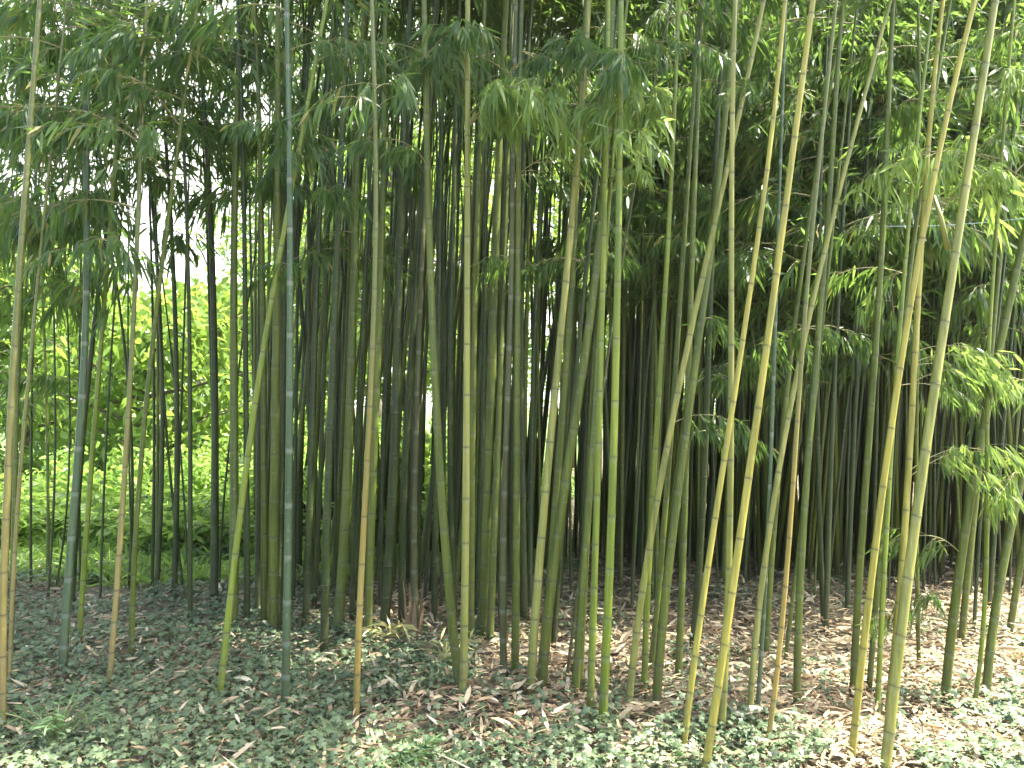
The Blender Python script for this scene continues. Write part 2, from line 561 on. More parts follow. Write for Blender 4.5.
t('straight dark bamboo, second of the four dark ones over shrubs', 'dark', 6, (156, 597), (161, 480), (161, 322), (155, 240), crown=2.8)
t('thicker dark bamboo, third of the four dark ones over shrubs', 'dark', 7, (174, 598), (177, 465), (176, 352), (172, 240), crown=2.8)
t('thin dark bamboo leaning across the thicker third dark one', 'dark', 3.5, (184, 594), (171, 499), (165, 390), (158, 290), crown=2.8)
t('dark bamboo standing apart, fourth of the four dark ones over shrubs', 'dark', 6, (190, 627), (190, 525), (190, 352), (187, 240), (184, 150), crown=2.8)
t('hair thin bamboo slanting towards the fourth dark stem', 'dark', 2.6, (189, 596), (186, 536), (181, 454), (176, 400), crown=2.8)
t('stout dark bamboo with a clear gap of shrubs on either side', 'dark', 10, (214, 605), (214, 480), (216, 352), (210, 240), (208, 160), crown=3.0)
t('thin bent bamboo in the gap beside the stout dark stem', 'dark', 2.8, (219, 590), (221, 536), (226, 480), (232, 420), crown=2.8)
t('stout olive dark bamboo behind the curved yellow green one', 'olive', 12, (233, 632), (234, 517), (234, 390), (234, 240), (236, 150), crown=3.4)
t('yellow green bamboo with a bowed foot leaning out of the dark clump', 'green', 8.5, (219, 702), (225, 660), (232, 574), (245, 485), (256, 390), (267, 334), (278, 262), crown=3.6)
t('dark bamboo close behind the curved yellow green stem', 'dark', 8, (247, 627), (249, 517), (244, 397), (245, 240), crown=3.2)
t('dark bamboo at the edge of the clump behind the blue grey stem, outermost', 'dark', 8, (258, 620), (258, 480), (260, 350), (260, 240), crown=3.3)
t('olive bamboo in the dark clump behind the blue grey stem, second', 'olive', 9, (264, 625), (265, 480), (263, 390), (262, 240), crown=3.3)
t('thick olive bamboo in the dark clump just behind the blue grey stem', 'olive', 12, (273, 630), (274, 480), (277, 334), (277, 187), (278, 100), crown=3.6)
t('dark bamboo pressed against the blue grey stem from behind', 'dark', 9, (278, 627), (281, 480), (283, 350), (284, 240), crown=3.4)
t('blue grey bamboo with white powdery joints rising from the ivy', 'blue', 10.5, (285, 711), (287, 622), (289, 480), (290, 390), (289, 240), (290, 75), (286, 0), crown=4.1)
t('thin dark bamboo just past the blue grey stem', 'dark', 5, (293, 604), (295, 480), (297, 352), (298, 240), (300, 160), crown=3.2)
t('blackish green bamboo with its foot in brown litter past the blue grey stem', 'dark', 9, (305, 626), (310, 500), (315, 345), (318, 240), (323, 161), (329, 67), crown=3.6)
t('slim dark bamboo between the blackish green and the ringed dark stems', 'dark', 6, (314, 612), (318, 480), (325, 400), (327, 240), crown=3.3)
t('dark bamboo with faint pale rings before the broad olive one', 'dark', 10.5, (324, 654), (327, 480), (333, 390), (337, 240), (341, 161), (346, 37), crown=3.8)
t('thin dark bamboo in the gap before the broad olive stem', 'dark', 4, (334, 602), (335, 525), (336, 427), (336, 330), crown=3.2)
t('broad olive dark bamboo, the thickest before the slim golden one', 'olive', 13.5, (338, 632), (346, 500), (352, 352), (355, 240), (361, 75), crown=3.8)
t('dark bamboo crossing behind the broad olive stem towards the golden one', 'dark', 7, (352, 622), (355, 500), (359, 390), (367, 240), (372, 120), crown=3.4)
t('slim golden bamboo with an orange foot standing in front of the dark clump', 'orange', 8, (356, 722), (358, 637), (361, 574), (367, 480), (371, 382), (375, 240), (376, 150), crown=3.9)
t('olive bamboo directly behind the slim golden one', 'olive', 10, (368, 643), (372, 480), (378, 390), (381, 240), (384, 130), crown=3.6)
t('narrow dark bamboo between the golden and the large blackish stems', 'dark', 6, (380, 612), (382, 480), (387, 380), (391, 280), crown=3.4)
t('large blackish bamboo past the slim golden one', 'dark', 12.5, (384, 632), (388, 555), (393, 490), (398, 352), (398, 240), (404, 150), (408, 37), crown=3.8)
t('dark bamboo tilting beside the large blackish one', 'dark', 9.5, (402, 626), (405, 480), (408, 390), (417, 277), (424, 160), crown=3.6)
t('brownish dark bamboo with a torn dry sheath round its foot', 'brown', 8.5, (415, 632), (413, 574), (416, 480), (417, 380), (421, 289), crown=3.4)
t('hair thin bamboo in the bright gap past the brownish stem', 'dark', 3, (419, 594), (421, 480), (424, 380), crown=3.2)
t('thin dark bamboo slanting across the bright gap', 'dark', 5, (424, 606), (432, 480), (440, 380), (449, 260), crown=3.2)
t('dark green bamboo at the far side of the bright gap', 'dark', 8, (434, 624), (438, 480), (436, 380), (440, 250), crown=3.4)
t('olive green bamboo whose foot sweeps sideways to meet the pale one', 'olive', 11.5, (460, 695), (457, 667), (448, 592), (442, 490), (434, 341), (429, 250), (425, 37), crown=3.9)
t('dark bamboo seen between the sweeping olive stem and the pale one', 'dark', 8.5, (455, 622), (449, 480), (453, 371), (451, 240), (456, 120), crown=3.6)
t('pale straight bamboo with fine dark joints standing in front of all beside it', 'pale', 10, (463, 702), (464, 592), (466, 490), (468, 352), (467, 240), (467, 150), (468, 0), crown=4.2)
t('olive bamboo close behind the pale straight one', 'olive', 8.5, (471, 645), (472, 520), (473, 390), (476, 240), (480, 150), (485, 0), crown=4.0)
t('narrow dark bamboo in the shade past the pale straight one', 'dark', 7, (477, 617), (483, 480), (483, 296), (486, 160), crown=3.6)
t('heavy dark olive bamboo, widest of those past the pale straight one', 'olive', 13.5, (482, 638), (487, 500), (492, 390), (494, 240), (501, 131), (506, 0), crown=4.0)
t('olive bamboo rising beside the heavy dark olive one', 'olive', 9, (490, 643), (496, 480), (501, 352), (506, 200), crown=3.8)
t('thin dark bamboo squeezed behind two olive stems', 'dark', 6, (501, 628), (500, 500), (499, 380), (503, 230), crown=3.6)
t('purplish brown tinged bamboo near the middle of the grove', 'brown', 9, (504, 681), (503, 580), (505, 480), (508, 390), (512, 230), crown=3.9)
t('brown olive bamboo rooted among the dark ivy at mid grove', 'olive', 10, (515, 681), (516, 480), (518, 352), (517, 240), (519, 120), crown=4.0)
t('tall blackish bamboo with leafy spray across its upper part', 'dark', 10, (524, 622), (522, 480), (521, 330), (521, 200), (529, 56), (531, 0), crown=4.0)
t('narrow dark bamboo behind the pale leaning one', 'dark', 7, (530, 613), (531, 480), (534, 340), (540, 200), crown=3.7)
t('pale bamboo leaning out of the middle clump, outermost of it', 'pale', 11, (530, 698), (534, 622), (546, 495), (559, 352), (569, 240), (576, 180), (583, 94), (589, 0), crown=4.2)
t('stout olive bamboo leaning parallel with the pale one in the middle clump', 'olive', 13, (541, 692), (548, 619), (560, 510), (570, 465), (581, 371), (591, 322), (599, 240), (606, 150), crown=4.2)
t('dark olive bamboo filling the space behind the two leaning stems', 'olive', 11, (546, 652), (555, 510), (564, 409), (568, 334), (575, 220), crown=3.9)
t('dull bamboo foot between the stout leaning stem and the next pair', 'dark', 7, (553, 651), (561, 536), (570, 440), (580, 330), crown=3.8)
t('hair thin dry bamboo leaning against the olive stem of the middle clump', 'brown', 4, (566, 684), (574, 622), (584, 540), (594, 460), crown=3.6)
t('olive green bamboo third from the yellow green one in the middle clump', 'olive', 10.5, (575, 696), (583, 574), (589, 495), (596, 400), (600, 315), (602, 240), (606, 120), crown=4.2)
t('slim green bamboo squeezed between two thicker ones of the middle clump', 'green', 6.5, (580, 692), (586, 574), (591, 480), (598, 380), (604, 280), crown=4.0)
t('green bamboo just before the bright yellow green one', 'green', 9, (590, 711), (594, 592), (597, 480), (601, 371), (603, 277), (605, 187), (606, 112), (609, 0), crown=4.2)
t('bright yellow green bamboo, frontmost of the middle clump', 'green', 11, (602, 729), (609, 604), (612, 480), (615, 390), (618, 240), (620, 170), (621, 0), crown=4.3)
t('grey green bamboo slanting steeply across the whole grove', 'pale', 9, (628, 711), (643, 592), (658, 495), (669, 427), (692, 334), (711, 240), (733, 139), (764, 0), crown=4.3)
t('green bamboo standing straight behind the steeply slanting one', 'green', 8, (644, 692), (649, 574), (653, 480), (656, 427), (662, 352), (668, 240), (673, 140), crown=4.0)
t('dull green bamboo parallel behind the steeply slanting one', 'olive', 8, (651, 673), (658, 592), (668, 480), (677, 345), (684, 240), (690, 150), crown=3.8)
t('thick yellowish olive bamboo leaning next to the steeply slanting one', 'olive', 11.5, (656, 707), (662, 630), (669, 555), (681, 475), (696, 364), (707, 270), (720, 170), crown=4.1)
t('dull green bamboo upright behind the thick yellowish olive one', 'olive', 9, (678, 681), (683, 592), (684, 480), (690, 350), (694, 200), crown=3.9)
t('dark bamboo upright in the shade behind the two crossing yellow ones', 'dark', 9, (692, 652), (699, 592), (703, 480), (708, 352), (714, 220), (722, 56), crown=3.8)
t('yellow bamboo leaning far over, first of the crossing pair', 'yellow', 8.5, (683, 750), (703, 600), (721, 485), (733, 401), (746, 315), (757, 240), (770, 157), (785, 0), crown=4.4)
t('upright pale green bamboo behind the crossing yellow pair', 'pale', 9, (721, 735), (728, 641), (729, 536), (730, 352), (731, 240), (733, 187), (735, 0), crown=4.2)
t('bright yellow bamboo leaning far over, second of the crossing pair', 'yellow', 10.5, (704, 778), (714, 705), (733, 592), (747, 485), (756, 420), (774, 304), (790, 161), (802, 86), (813, 0), crown=4.4)
t('pale olive bamboo bending over past the bright yellow crossing one', 'pale', 8, (749, 724), (757, 630), (768, 540), (775, 480), (790, 412), (805, 341), (828, 240), (850, 150), (871, 67), (892, 0), crown=4.3)
t('narrow bluish green bamboo behind the pale olive bending one', 'blue', 5.5, (757, 718), (765, 592), (769, 500), (773, 400), (776, 300), crown=4.0)
t('dull olive bamboo in shadow before the slim orange one', 'olive', 7, (766, 662), (771, 560), (779, 480), (788, 380), crown=3.8)
t('slim orange bamboo with its foot in pale litter', 'orange', 6.5, (767, 750), (785, 592), (793, 484), (800, 371), (807, 300), (812, 230), crown=4.2)
t('thin shaded bamboo slanting right behind the slim orange one', 'olive', 5, (785, 662), (796, 574), (806, 480), (817, 380), crown=3.7)
t('greyish green bamboo past the slim orange one', 'olive', 9.5, (797, 707), (800, 592), (806, 480), (817, 352), (826, 240), (834, 130), crown=4.0)
t('dark twin bamboo in the rear shade, first of two', 'dark', 6.5, (824, 628), (820, 517), (817, 420), (818, 300), crown=2.6)
t('dark twin bamboo in the rear shade, second of two', 'dark', 7, (826, 632), (830, 480), (836, 350), (842, 230), crown=2.6)
t('dark bamboo behind the kinked stem', 'dark', 6, (847, 613), (852, 480), (858, 350), (864, 220), crown=2.6)
t('green bamboo with a slight kink near its foot', 'olive', 9, (853, 693), (858, 622), (860, 560), (865, 480), (873, 390), (878, 315), (884, 200), crown=3.6)
t('yellow green bamboo leaning far over, crossing two others near the top', 'yellow', 9, (851, 761), (864, 649), (875, 555), (888, 450), (901, 352), (912, 289), (929, 210), (955, 86), (974, 0), crown=4.4)
t('fresh green bamboo with leaves hanging down its stem', 'green', 6.5, (877, 722), (882, 600), (888, 517), (893, 420), crown=4.0)
t('shaded olive bamboo between the kinked and the fresh green stems', 'olive', 7, (869, 690), (875, 610), (884, 520), (893, 420), crown=3.8)
t('olive yellow bamboo rising close behind the thick pale leaning one', 'yellow', 9, (888, 716), (899, 592), (905, 536), (910, 446), (916, 334), (922, 240), (933, 94), (944, 0), crown=4.4)
t('thick pale leaning bamboo, frontmost with its foot in the ivy', 'pale', 13, (884, 780), (897, 660), (912, 555), (922, 480), (929, 420), (940, 345), (959, 240), (967, 172), (984, 82), (995, 0), crown=4.5)
t('thin straight bamboo in the litter past the thick pale leaning one', 'olive', 5, (919, 664), (917, 555), (916, 450), (918, 330), crown=3.0)
t('stout olive green bamboo under the bright hanging spray', 'olive', 11, (945, 699), (957, 592), (970, 499), (978, 450), (989, 405), (1003, 330), crown=3.8)
t('narrower olive bamboo right behind the stout one under the spray', 'olive', 8, (961, 645), (967, 580), (974, 517), (984, 420), (994, 320), crown=3.2)
t('slim yellow green bamboo through the bright hanging spray', 'green', 5.5, (974, 707), (985, 611), (986, 510), (988, 409), (990, 320), crown=3.8)
t('stout grey green bamboo leaning out past the bright hanging spray', 'olive', 10.5, (986, 697), (997, 600), (1013, 517), (1023, 472), (1045, 380), crown=3.8)
t('olive bamboo leaning at the shaded end of the grove, outermost there', 'olive', 8, (1009, 637), (1024, 540), (1036, 480), (1054, 390), crown=3.2)
t('thin dark bamboo between the stout one under the spray and its neighbour', 'dark', 4.5, (974, 632), (978, 555), (984, 470), (992, 380), crown=2.8)
t('dull bamboo rising between the slim yellow green and grey green stems', 'dark', 6, (989, 614), (995, 520), (1004, 420), (1012, 330), crown=2.8)

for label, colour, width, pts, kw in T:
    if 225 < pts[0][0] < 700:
        kw = dict(kw, dens='full', crown=max(4.6, kw.get('crown', 0)))  # out-of-view crowns thickened to block sky light from the middle stems
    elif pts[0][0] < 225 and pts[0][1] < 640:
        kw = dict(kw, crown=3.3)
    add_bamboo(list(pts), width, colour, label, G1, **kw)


def crowd(n, x0, x1, y0, y1, w0, w1, label, group, crown, lean_px, cols, mind=0.16, dens='thin'):
    k = tries = 0
    while k < n and tries < n * 40:
        tries += 1
        bx, by = random.uniform(x0, x1), y0 + (y1 - y0) * random.random()
        b = on_ground(bx, by)
        if any(math.hypot(b[0] - q['base'][0], b[1] - q['base'][1]) < mind for q in BAMBOO):
            continue
        dx = random.gauss(*lean_px)
        wpx = random.uniform(w0, w1)
        bow = random.uniform(-2.5, 2.5)
        add_bamboo([(bx, by), (bx + dx * 0.4 + bow, by - 150), (bx + dx, by - 330)], wpx, random.choice(cols), label, group,
                   crown=random.uniform(*crown), dens=dens)
        k += 1


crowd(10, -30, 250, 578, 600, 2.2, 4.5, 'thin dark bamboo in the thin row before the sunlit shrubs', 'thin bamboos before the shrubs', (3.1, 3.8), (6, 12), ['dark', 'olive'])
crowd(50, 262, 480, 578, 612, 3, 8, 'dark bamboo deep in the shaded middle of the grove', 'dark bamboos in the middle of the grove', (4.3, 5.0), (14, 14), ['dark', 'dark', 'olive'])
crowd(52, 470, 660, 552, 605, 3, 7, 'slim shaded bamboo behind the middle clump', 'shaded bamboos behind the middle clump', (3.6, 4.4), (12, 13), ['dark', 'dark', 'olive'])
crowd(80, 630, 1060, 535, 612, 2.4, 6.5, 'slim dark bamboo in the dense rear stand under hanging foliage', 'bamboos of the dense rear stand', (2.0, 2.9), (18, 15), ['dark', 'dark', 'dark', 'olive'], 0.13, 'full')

# --- leafy side branches
def spread_branches(n, x0, x1, y0, y1, d0, d1, s=1.0):
    for _ in range(n):
        add_branch(random.uniform(x0, x1), random.uniform(y0, y1), random.uniform(d0, d1), s * random.uniform(0.85, 1.15))


spread_branches(34, -20, 135, -20, 290, 4.4, 6.4)
spread_branches(30, 90, 270, -20, 200, 5.2, 6.6)
spread_branches(5, 60, 240, 180, 300, 5.4, 7.0)
spread_branches(16, 250, 430, -20, 160, 5.0, 6.6)
spread_branches(7, 250, 420, 180, 290, 5.2, 7.0, 0.8)
spread_branches(26, 430, 740, -20, 120, 4.8, 6.6)
spread_branches(34, 540, 760, 120, 290, 5.0, 7.4)
spread_branches(100, 740, 1050, -20, 380, 4.9, 7.5)
spread_branches(14, -20, 110, -20, 70, 4.6, 6.4)
spread_branches(4, 0, 60, 330, 420, 5.6, 7.0, 0.9)
for px, py, d, s in [(105, 240, 4.1, 0.8), (135, 150, 4.2, 0.9), (135, 90, 4.2, 1.0), (150, 30, 4.2, 1.0), (190, 60, 4.5, 1.0),
                     (265, 100, 3.9, 0.8), (290, 115, 4.2, 0.9), (320, 130, 4.4, 0.8), (345, 40, 4.0, 0.8), (395, 50, 4.2, 0.8), (265, 260, 4.2, 0.6), (340, 190, 4.4, 0.8), (240, 20, 4.2, 0.9),
                     (505, 78, 3.7, 0.7), (530, 88, 3.7, 0.8), (556, 98, 3.8, 0.8), (515, 100, 3.8, 0.7), (572, 112, 3.9, 0.7), (540, 75, 3.9, 0.7),
                     (600, 85, 4.1, 0.7), (585, 40, 3.9, 0.8), (610, 25, 3.6, 0.8), (590, 75, 3.7, 0.7), (675, 30, 3.9, 0.8), (560, 30, 4.0, 0.8), (375, 130, 3.8, 0.6), (372, 60, 3.7, 0.7), (470, 15, 3.8, 0.7), (430, 40, 4.1, 0.8), (325, 30, 4.2, 0.8), (735, 60, 3.8, 0.6), (640, 82, 3.8, 0.75), (655, 90, 3.9, 0.7), (632, 88, 3.9, 0.7), (640, 142, 3.8, 0.7), (650, 150, 3.9, 0.6), (625, 60, 4.2, 0.8),
                     (500, 262, 4.6, 0.7), (530, 250, 4.8, 0.7), (620, 250, 4.8, 0.7), (725, 10, 4.4, 1.0), (715, 20, 4.6, 0.9),
                     (40, 90, 4.2, 1.0), (20, 110, 4.2, 1.0), (60, 130, 4.3, 1.1), (90, 130, 4.4, 1.0), (75, 200, 4.4, 0.9), (95, 185, 4.6, 0.9), (120, 60, 4.6, 1.0), (15, 30, 4.3, 1.0),
                     (900, 110, 4.2, 0.9), (945, 140, 3.9, 0.9), (965, 150, 3.9, 0.8), (990, 165, 3.9, 1.0), (1010, 190, 3.9, 0.9), (1015, 70, 3.9, 0.9), (1005, 85, 4.0, 0.8),
                     (985, 335, 3.9, 0.6), (995, 365, 3.9, 0.6), (965, 370, 4.1, 0.6), (985, 455, 3.9, 0.65), (1000, 462, 3.9, 0.6), (975, 460, 4.0, 0.6), (1005, 345, 3.9, 0.6), (985, 350, 4.0, 0.6),
                     (850, 270, 4.6, 0.9), (880, 265, 4.6, 0.8), (840, 320, 4.8, 0.8), (720, 312, 4.3, 0.7), (775, 318, 4.2, 0.7), (735, 410, 4.3, 0.7), (755, 420, 4.4, 0.6),
                     (890, 540, 4.0, 0.55), (887, 580, 4.0, 0.5), (890, 620, 3.9, 0.45), (870, 50, 4.6, 1.0), (815, 60, 4.6, 0.9)]:
    add_branch(px, py, d, s, sun_tint=d < 4.0 and (py > 70 or px > 800) and not 250 < px < 400)

# ------------------------------------------------------------------ ground, lawn
def soil_material():
    m, nt, out = nodes('grove_soil')
    tc = N(nt, 'ShaderNodeTexCoord')
    a = N(nt, 'ShaderNodeTexNoise', Scale=2.2, Detail=10.0, Roughness=0.7)
    b = N(nt, 'ShaderNodeTexVoronoi', Scale=38.0)
    nt.links.new(tc.outputs['Object'], a.inputs['Vector'])
    nt.links.new(tc.outputs['Object'], b.inputs['Vector'])
    c1 = ramp(nt, [(0.3, (0.055, 0.05, 0.03)), (0.55, (0.14, 0.122, 0.078)), (0.75, (0.25, 0.21, 0.14))])
    nt.links.new(a.outputs['Fac'], c1.inputs[0])
    c2 = ramp(nt, [(0.0, (1.3, 1.2, 1.1)), (0.6, (0.6, 0.6, 0.6))])
    nt.links.new(b.outputs['Distance'], c2.inputs[0])
    c = mixc(nt, 0.6, c1.outputs[0], c2.outputs[0], 'MULTIPLY')
    p = N(nt, 'ShaderNodeBsdfPrincipled', Roughness=0.95)
    nt.links.new(c, p.inputs['Base Color'])
    bp = N(nt, 'ShaderNodeBump', Strength=0.8, Distance=0.03)
    nt.links.new(a.outputs['Fac'], bp.inputs['Height'])
    nt.links.new(bp.outputs[0], p.inputs['Normal'])
    nt.links.new(p.outputs[0], out.inputs[0])
    return m


def hgt(x, y):
    return (0.022 * np.sin(1.9 * x + 0.7) * np.sin(1.6 * y + 0.4) + 0.012 * np.sin(4.3 * x + 2.1 * y) + 0.010 * np.sin(3.1 * y - 5.2 * x + 1.0)) * np.clip((14 - np.hypot(x, y)) / 4, 0, 1)


def sheet(name, xs, ys, mat, dz=0.0, kind='structure', inside=None):
    X, Y = np.meshgrid(xs, ys)
    v = np.stack([X, Y, hgt(X, Y) + dz], -1).reshape(-1, 3)
    nx, ny = len(xs), len(ys)
    i = (np.arange(ny - 1)[:, None] * nx + np.arange(nx - 1)[None, :]).ravel()
    q = np.stack([i, i + 1, i + nx + 1, i + nx], 1)
    if inside is not None:
        c = v[q].mean(1)
        q = q[inside(c[:, 0], c[:, 1])]
    mb = MB()
    mb.add(v, [q])
    return tag(link(name, mb.mesh(name, mat, True)), kind=kind)


ax = np.unique(np.concatenate([np.linspace(-130, -14, 10), np.linspace(-14, 14, 141), np.linspace(14, 130, 10)]))
ay = np.unique(np.concatenate([np.linspace(-60, -4, 10), np.linspace(-4, 18, 111), np.linspace(18, 160, 12)]))
sheet('ground', ax, ay, soil_material())
LAWN = plain_noise('lawn_grass', (0.06, 0.12, 0.025), (0.12, 0.20, 0.04), 3.0, 0.9, 0.5)


def lawn_in(x, y):
    return (y > 7.0 + 0.2 * np.sin(1.3 * x)) & (y < 120) & (x < 0.4 + (y - 8) * 0.12 + 0.3 * np.sin(y))


lx = np.unique(np.concatenate([np.linspace(-60, -14, 20), np.linspace(-14, 14, 141), np.linspace(14, 60, 20)]))
ly = np.unique(np.concatenate([np.linspace(6.6, 20, 80), np.linspace(20, 90, 30)]))
sheet('lawn', lx, ly, LAWN, 0.006, inside=lawn_in)

# --- litter: dry leaves and sheaths lying on the soil
def scatter(n, x0, x1, y0, y1, dens):
    out = []
    tot = 0
    while tot < n:
        x = R.uniform(x0, x1, 4 * n)
        y = R.uniform(y0, y1, 4 * n)
        k = R.random(4 * n) < dens(x, y)
        out.append(np.stack([x[k], y[k]], 1))
        tot += k.sum()
    return np.concatenate(out)[:n]


def noise2(x, y, s=1.0):
    return 0.5 + 0.25 * (np.sin(2.1 * s * x + 1.3 * np.sin(1.7 * s * y)) + np.sin(2.6 * s * y + 1.9 * np.sin(1.2 * s * x + 2)))


def px_of(x, y):
    return 512 + F * x / np.maximum(y, 0.3)


def ivy_dens(x, y):
    u = px_of(x, y)
    lim = np.where(u < 480, 6.3 - 0.0016 * np.clip(u, 0, 480), np.where(u < 700, 4.35, 4.3))     # how deep the ivy goes
    base = np.clip((lim - y) / 0.6, 0, 1)
    patch = np.where(u < 620, 0.25 + 0.75 * (noise2(x, y, 1.6) > 0.36), 0.10 + 0.9 * (noise2(x, y, 1.8) > 0.55))
    back = np.where(u < 340, 0.85, 0.16) * (noise2(x, y, 1.4) > 0.45) * (y < 7.8)
    return np.maximum(base * patch, back) / np.maximum(1, y / 3.5)


def litter_dens(x, y):
    u = px_of(x, y)
    side = np.clip(0.75 + (u - 250) / 900, 0.6, 1.0) * np.where((u < 330) & (y > 5.2), 0.55, 1.0)
    inside = np.where(lawn_in(x, y), 0.05, 1)
    return side * inside * (0.45 + 0.55 * noise2(x, y, 2.3)) / np.maximum(1, y / 4)


def flat_pieces(mb, n, ext, l0, l1, w0, w1, rnd, zup, tilt):
    xy = scatter(n, *ext, litter_dens)
    az = R.uniform(0, 6.283, n)
    el = np.abs(R.normal(0, tilt, n))
    D = np.stack([np.cos(az) * np.cos(el), np.sin(az) * np.cos(el), np.sin(el)], 1)
    P = np.stack([xy[:, 0], xy[:, 1], hgt(xy[:, 0], xy[:, 1]) + R.uniform(0.006, zup, n)], 1)
    L = R.uniform(l0, l1, n)
    # roll is limited so that pieces lie on the ground
    side0 = np.stack([-np.sin(az), np.cos(az), np.zeros(n)], 1)
    roll = R.normal(0, 0.5, n)
    sd = side0 * np.cos(roll)[:, None] + np.array([0, 0, 1.0]) * np.sin(roll)[:, None]
    Wd = R.uniform(w0, w1, n)
    curl = R.uniform(-0.12, 0.28, n)[:, None]
    up = np.array([0, 0, 1.0])

    def pt(tq):
        return P + D * (L * tq)[:, None] + up * curl * (L[:, None]) * (tq * (1 - tq) * 1.6)
    a, b, c, e = pt(0.0), pt(0.3), pt(0.7), pt(1.0)
    w = Wd[:, None]
    v = np.stack([a, b - sd * w, b + sd * w, c - sd * w * 0.75, c + sd * w * 0.75, e], 1)
    v[:, :, 2] = np.maximum(v[:, :, 2], hgt(v[:, :, 0], v[:, :, 1]) + 0.003)
    o = np.arange(n)[:, None] * 6
    mb.add(v.reshape(-1, 3), [np.concatenate([o + [[0, 2, 1]], o + [[3, 4, 5]]]), o + [[1, 2, 4, 3]]], 0, rnd=np.repeat(rnd(n), 6))


lit = MB()
flat_pieces(lit, 80000, (-7.5, 7.5, 2.2, 11), 0.035, 0.10, 0.003, 0.009, lambda n: R.beta(1.6, 1.6, n), 0.03, 0.18)
flat_pieces(lit, 10000, (-6, 6.5, 2.2, 9), 0.07, 0.15, 0.007, 0.015, lambda n: R.beta(2.2, 1.2, n), 0.05, 0.25)
flat_pieces(lit, 6500, (-4, 5, 2.3, 6), 0.04, 0.11, 0.004, 0.010, lambda n: R.beta(1.7, 1.4, n), 0.085, 0.16)
flat_pieces(lit, 350, (-6, 6.5, 2.4, 8), 0.2, 0.5, 0.002, 0.005, lambda n: R.beta(2, 1.5, n), 0.05, 0.12)
tag(link('leaf_litter', lit.mesh('leaf_litter', LITTER)), 'dry tan and pinkish bamboo leaves and sheaths covering the soil', 'leaf litter', kind='stuff')

# --- ivy carpet
def ivy_mesh(n):
    xy = scatter(n, -5.5, 5.5, 2.0, 7.9, ivy_dens)
    s = R.uniform(0.010, 0.025, n)
    lob = [(0.0, -0.15), (0.55, -0.55), (0.62, -0.05), (1.0, 0.35), (0.45, 0.5), (0.0, 1.25), (-0.45, 0.5), (-1.0, 0.35), (-0.62, -0.05), (-0.55, -0.55)]
    lob = np.array(lob)
    az = R.uniform(0, 6.283, n)
    # leaves tip towards the light: normal mostly up, leaning at random
    nx, ny = R.normal(0, 0.42, n), R.normal(-0.12, 0.42, n)
    nn = unit(np.stack([nx, ny, np.ones(n)], 1))
    u = unit(np.cross(np.stack([np.cos(az), np.sin(az), np.zeros(n)], 1), nn))
    w = np.cross(nn, u)
    tall = R.gamma(2.0, 0.014, n) + 0.022 + 0.03 * noise2(xy[:, 0], xy[:, 1], 3)
    c = np.stack([xy[:, 0], xy[:, 1], hgt(xy[:, 0], xy[:, 1]) + tall], 1)
    cup = -0.22 * np.abs(lob[:, 0]) ** 1.3 - 0.12 * lob[:, 1] ** 2
    v = c[:, None, :] + s[:, None, None] * (u[:, None, :] * lob[None, :, :1] + w[:, None, :] * lob[None, :, 1:] + nn[:, None, :] * cup[None, :, None])
    ctr = c + 0.02 * s[:, None] * nn
    v = np.concatenate([ctr[:, None, :], v], 1)
    o = np.arange(n)[:, None] * 11
    tris = np.concatenate([o + np.array([[0, 1 + k, 1 + (k + 1) % 10]]) for k in range(10)])
    mb = MB()
    mb.add(v.reshape(-1, 3), [tris], 0, rnd=np.repeat(R.random(n), 11))
    return mb.mesh('ivy', IVY)


tag(link('ivy', ivy_mesh(62000)), 'dark green ivy carpet with small lobed leaves in front of the stems', 'ivy', kind='stuff')

# --- strap leaved undergrowth along the sunny edge
g = np.random.default_rng(77)
mb = MB()
nt_ = 520
ty = g.uniform(6.5, 8.2, nt_)
tx = (g.uniform(-60, 400, nt_) - 512) / F * ty
P = np.repeat(np.stack([tx, ty, hgt(tx, ty)], 1), 9, 0) + g.normal(size=(nt_ * 9, 3)) * np.array([0.02, 0.02, 0])
D = unit(g.normal(size=(nt_ * 9, 3)) * np.array([0.5, 0.5, 0.15]) + np.array([0, 0, 0.9]))
mb.leaves(P, D, g.uniform(0.16, 0.42, nt_ * 9), g.uniform(0.007, 0.016, nt_ * 9), g, g.uniform(0.3, 0.9, nt_ * 9))
tag(link('undergrowth', mb.mesh('undergrowth', SHRUB_LEAF)), 'low strap leaved undergrowth at the feet of the sunlit shrubs', 'undergrowth', kind='stuff')

# --- a few sheaths that stand out
def sheath(px, py, length, width, az, label, rnd):
    p = on_ground(px, py)
    mb = MB()
    tt = np.linspace(0, 1, 9)
    wv = width * np.sin(np.clip(tt * 0.86 + 0.12, 0, 1) * math.pi) ** 0.7
    cross = np.linspace(-1, 1, 6)
    z = 0.012 + 0.10 * length * np.sin(tt * math.pi * 0.9)
    v = np.stack([np.repeat(tt * length, 6), np.outer(wv, cross).ravel(), (z[:, None] + 0.35 * width * (cross[None, :] ** 2) * (0.5 + tt[:, None])).ravel()], 1)
    i = (np.arange(8)[:, None] * 6 + np.arange(5)[None, :]).ravel()
    mb.add(v, [np.stack([i, i + 1, i + 7, i + 6], 1)], 0, rnd=rnd)
    o = link('bamboo_sheath', mb.mesh('bamboo_sheath', LITTER, True))
    so = o.modifiers.new('thickness', 'SOLIDIFY'); so.thickness = 0.0015
    o.location = (p[0], p[1], 0.045)
    o.rotation_euler = (0.1, 0, az)
    tag(o, label, 'dry sheath', 'fallen bamboo sheaths')


